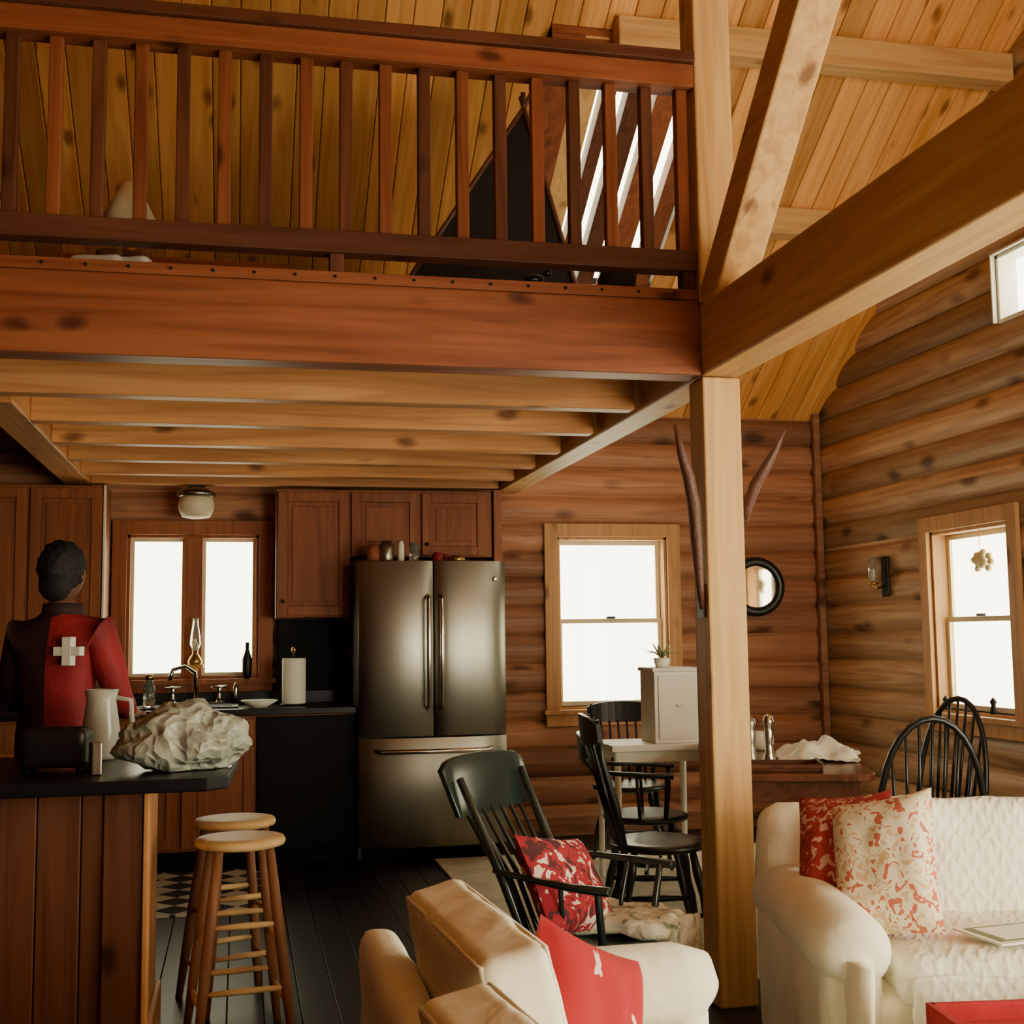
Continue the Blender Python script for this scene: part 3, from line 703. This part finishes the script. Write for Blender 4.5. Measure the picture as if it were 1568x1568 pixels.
b.soft((-.012,0,.02),(.02,.08,.26),'darkmetal',rad=.008,amp=0);b.tube([(-.02,0,-.04),(-.08,0,-.06),(-.1,0,-.03)],.008,'brass');b.lathe((-.1,0,-.03),[(.03,0),(.035,.01),(.012,.02)],'brass',14);b.lathe((-.1,0,-.01),[(.02,0),(.035,.04),(.028,.1),(.02,.15)],'clearglass',14);b.lathe((-.1,0,-.01),[(.011,0),(.011,.08)],'paper',10);b.done()
b=B('antler_mount')
b.tube([(1.666,4.33,1.42),(1.655,4.32,1.52),(1.640,4.30,1.66),(1.625,4.28,1.80),(1.60,4.26,1.90),(1.57,4.25,1.99),(1.545,4.24,2.09)],[.010,.016,.022,.024,.022,.017,.004],'antler')
b.tube([(1.848,4.36,1.72),(1.860,4.34,1.80),(1.88,4.31,1.88),(1.915,4.28,1.95),(1.945,4.26,2.01),(1.975,4.24,2.08)],[.012,.018,.022,.019,.014,.004],'antler')
b.cb((1.674,4.36,1.45),(.01,.05,.12),'darkmetal');b.cb((1.836,4.38,1.74),(.01,.05,.08),'darkmetal')
b.done()
b=B('window_sill_figurines')
for y,h in((6.15,.09),(6.4,.07),(6.62,.08)):b.lathe((XR-.03,y,.871),[(.02,0),(.022,.01),(.012,h*.5),(.02,h*.75),(.004,h)],'darkmetal',12)
b.done()
b=B('dried_flower_wreath')
for i in range(24):
    a=random.uniform(0,6.28);r=random.uniform(0,.09);b.ell((XR+.03,6.30+r*math.cos(a)*1.3,1.72+r*math.sin(a)*.7),(.02,.022,.02),'creamshade',8)
b.tube([(XR+.03,6.30,1.72),(XR+.03,6.30,1.90)],.002,'brass',6);b.done()
b=B('window_sill_bottle');b.lathe((.05,8.12,1.14),[(.02,-.06),(.03,-.04),(.032,.06),(.012,.12),(.012,.17)],'darkmetal',14);b.done()

# ------------------------------------------------------------------ loft things
b=B('table_lamp',TR(-.42,4.75,2.621));b.lathe((0,0,0),[(.06,0),(.06,.015),(.02,.03),(.035,.12),(.02,.2),(.012,.26)],'brass',18);b.lathe((0,0,.24),[(.12,0),(.03,.19)],'creamshade',24);b.done()
b=B('sneakers')
for dx in(0,.09):
    b.soft((-.50+dx,4.50,2.657),(.08,.2,.065),'white',rad=.03,amp=.006,rot=(0,0,70));b.soft((-.50+dx+.04,4.51,2.69),(.065,.1,.06),'tabletop',rad=.025,amp=.004,rot=(0,0,70))
b.done()
b=B('dark_loft_pyramid')  # dark pyramid on poles for an unidentified dark shape
ap=V((1.36,5.8,3.95));base=[(.55,5.1),(1.48,5.1),(1.55,6.4),(.65,6.5)]
for i in range(4):
    p=base[i];q=base[(i+1)%4];b.add([(p[0],p[1],2.622),(q[0],q[1],2.622),ap],[(0,1,2)],'black_cloth')
    b.tube([(p[0],p[1],2.622),ap,ap+(ap-V((p[0],p[1],2.622)))*.05],.012,'antler')
b.done()
b=B('pine_cone_decoration');b.ell((1.42,4.5,2.70),(.075,.06,.078),'cone',24,fn=lambda q,p:q*(1+.25*noise.noise(p*7)));b.done()
b=B('toy_animal_figurine');b.ell((1.08,4.47,2.675),(.04,.02,.02),'blackpaint',12);b.ell((1.13,4.46,2.70),(.018,.014,.016),'blackpaint',10)
for dx in(-.025,.025):
    for dy in(-.01,.01):b.tube([(1.08+dx,4.47+dy,2.621),(1.08+dx,4.47+dy,2.67)],.006,'blackpaint',6)
b.done()
b=B('storage_trunk',TR(-.3,6.0,2.621));b.box(-.5,.5,-.3,.3,0,.4,'blackpanel');b.box(-.51,.51,-.31,.31,.4,.44,'redpine_x');b.done(.01)

# ------------------------------------------------------------------ person
def skin(nodes,edges,root,sub=2):
    names=list(nodes);me=bpy.data.meshes.new('tmp');me.from_pydata([nodes[k][0] for k in names],[(names.index(a),names.index(c)) for a,c in edges],[])
    o=bpy.data.objects.new('tmp',me);bpy.context.collection.objects.link(o);md=o.modifiers.new('s','SKIN');md.use_smooth_shade=True
    for i,k in enumerate(names):
        sv=me.skin_vertices[0].data[i];r=nodes[k][1];sv.radius=(r if isinstance(r,tuple) else (r,r));sv.use_root=(k==root)
    ss=o.modifiers.new('ss','SUBSURF');ss.levels=sub;ss.render_levels=sub
    dg=bpy.context.evaluated_depsgraph_get();dg.update();e=o.evaluated_get(dg);m2=e.to_mesh()
    vs=[v.co.copy() for v in m2.vertices];fs=[tuple(p.vertices) for p in m2.polygons];e.to_mesh_clear();bpy.data.objects.remove(o)
    return vs,fs
b=B('person_in_red_jacket',TR(-.69,5.2,0,-22,.99))
nd={'pel':((0,0,.96),(.155,.115)),'sp':((0,-.01,1.1),(.15,.11)),'ch':((0,0,1.27),(.175,.125)),'uc':((0,0,1.38),(.14,.10)),'nb':((0,.0,1.45),.075),'nk':((0,.015,1.53),.055),
 'hl':((-.09,0,.88),.10),'hr':((.09,0,.88),.10),'kl':((-.1,.02,.49),.068),'kr':((.1,.02,.49),.068),'al':((-.1,-.01,.1),.045),'ar':((.1,-.01,.1),.045),'tl':((-.11,.13,.045),.04),'tr':((.11,.13,.045),.04),
 'sl':((-.165,0,1.385),.078),'sr':((.165,0,1.385),.078),'el':((-.235,.03,1.12),.06),'er':((.235,.03,1.12),.06),'wl':((-.15,.25,1.05),.038),'wr':((.17,.26,1.05),.038)}
ed=[('pel','sp'),('sp','ch'),('ch','uc'),('uc','nb'),('nb','nk'),('pel','hl'),('pel','hr'),('hl','kl'),('hr','kr'),('kl','al'),('kr','ar'),('al','tl'),('ar','tr'),('uc','sl'),('uc','sr'),('sl','el'),('sr','er'),('el','wl'),('er','wr')]
vs,fs=skin(nd,ed,'pel',3)
groups={'redjacket':[],'denim':[],'skin':[],'redjacket_shade':[],'tabletop':[]}
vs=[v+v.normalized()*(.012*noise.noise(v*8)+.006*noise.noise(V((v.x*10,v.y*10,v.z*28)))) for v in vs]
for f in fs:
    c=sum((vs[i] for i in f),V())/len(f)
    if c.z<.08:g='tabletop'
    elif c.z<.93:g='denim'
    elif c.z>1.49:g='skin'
    elif c.x<.0 and c.z>.93 :g='redjacket_shade'  # shaded left side of the jacket painted darker
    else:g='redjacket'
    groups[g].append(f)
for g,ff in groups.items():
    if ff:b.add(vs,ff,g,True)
b.lathe((0,.012,1.44),[(.085,0),(.078,.05),(.07,.055),(.06,.02)],'redjacket_shade',20)
b.box(.085,.12,-.140,-.10,1.25,1.36,'white');b.box(.048,.157,-.138,-.10,1.288,1.322,'white')
def hd(q,p):
    if p.z<-.1:q.x*=1-.25*abs(p.z);q.y+=.01*abs(p.z)
    return q
b.ell((0,.02,1.62),(.076,.096,.115),'skin',24,rot=(-12,0,0),fn=hd)
b.ell((0,.118,1.60),(.013,.02,.02),'skin',10);b.ell((0,.105,1.565),(.025,.008,.007),'red',10)
for s in(-1,1):
    b.ell((s*.03,.108,1.625),(.012,.006,.008),'white',8);b.ell((s*.03,.113,1.625),(.005,.004,.005),'hair',8);b.ell((s*.078,.02,1.615),(.008,.018,.028),'skin',10)
b.ell((0,-.006,1.640),(.088,.102,.107),'hair',48,rot=(-14,0,0),fn=lambda q,p:q*(1+.14*noise.noise(p*4)+.05*noise.noise(p*11)))
b.ell((0,-.05,1.57),(.07,.05,.07),'hair',20)
for s,w in((-1,V((-.15,.25,1.05))),(1,V((.17,.26,1.05)))):
    d=V((-s*.15,.95,-.15)).normalized()
    pn={'w':(w,.028),'p':(w+d*.05,(.036,.022)),'q':(w+d*.085,(.036,.018))}
    v2,f2=skin(pn,[('w','p'),('p','q')],'w');b.add(v2,f2,'skin',True)
    for i in range(4):
        o=w+d*.085+V(((i-1.5)*.019,0,0));l=[.065,.075,.07,.055][i]
        b.tube([o,o+d*l*.45+V((0,0,.004)),o+d*l*.8+V((0,0,-.014)),o+d*l*.9+V((0,0,-.034))],[.010,.009,.008,.006],'skin',8)
    o=w+d*.03+V((-s*.03,0,0));b.tube([o,o+V((-s*.03,.02,-.005)),o+V((-s*.04,.05,-.012))],[.012,.011,.007],'skin',8)
b.done()

# ------------------------------------------------------------------ lights / world
w=bpy.data.worlds.new('World');bpy.context.scene.world=w;w.use_nodes=True
bg=w.node_tree.nodes['Background'];bg.inputs[0].default_value=(1,.94,.62,1);bg.inputs[1].default_value=9
def area(name,loc,rot,sx,sy,pw,col=(1,.91,.70)):
    l=bpy.data.lights.new(name,'AREA');l.shape='RECTANGLE';l.size=sx;l.size_y=sy;l.energy=pw;l.color=col
    o=bpy.data.objects.new(name,l);o.location=loc;o.rotation_euler=[math.radians(a) for a in rot];bpy.context.collection.objects.link(o)
area('daylight_front_window',(2.95,YF-.3,1.2),(104,0,0),1.8,2.0,165)
area('daylight_right_window',(XR+.3,1.7,1.3),(0,100,0),1.8,2.6,115)
area('added_gable_fill',(XR+.3,3.3,3.3),(0,90,0),.6,1.4,12)  # added fill lamp outside the unseen gable opening

cam=bpy.data.cameras.new('Camera');co=bpy.data.objects.new('Camera',cam);bpy.context.collection.objects.link(co)
a=math.radians(12.4);p=math.radians(5.7);r=math.radians(.7)
F=V((math.sin(a)*math.cos(p),math.cos(a)*math.cos(p),math.sin(p)));R0=V((math.cos(a),-math.sin(a),0));U0=R0.cross(F)
R=R0*math.cos(r)-U0*math.sin(r);U=R.cross(F)
Mx=Matrix(((R.x,U.x,-F.x,0),(R.y,U.y,-F.y,0),(R.z,U.z,-F.z,1.33),(0,0,0,1)))
co.matrix_world=Mx;cam.sensor_width=36;cam.lens=36*1900/1568;cam.clip_start=.05
bpy.context.scene.camera=co
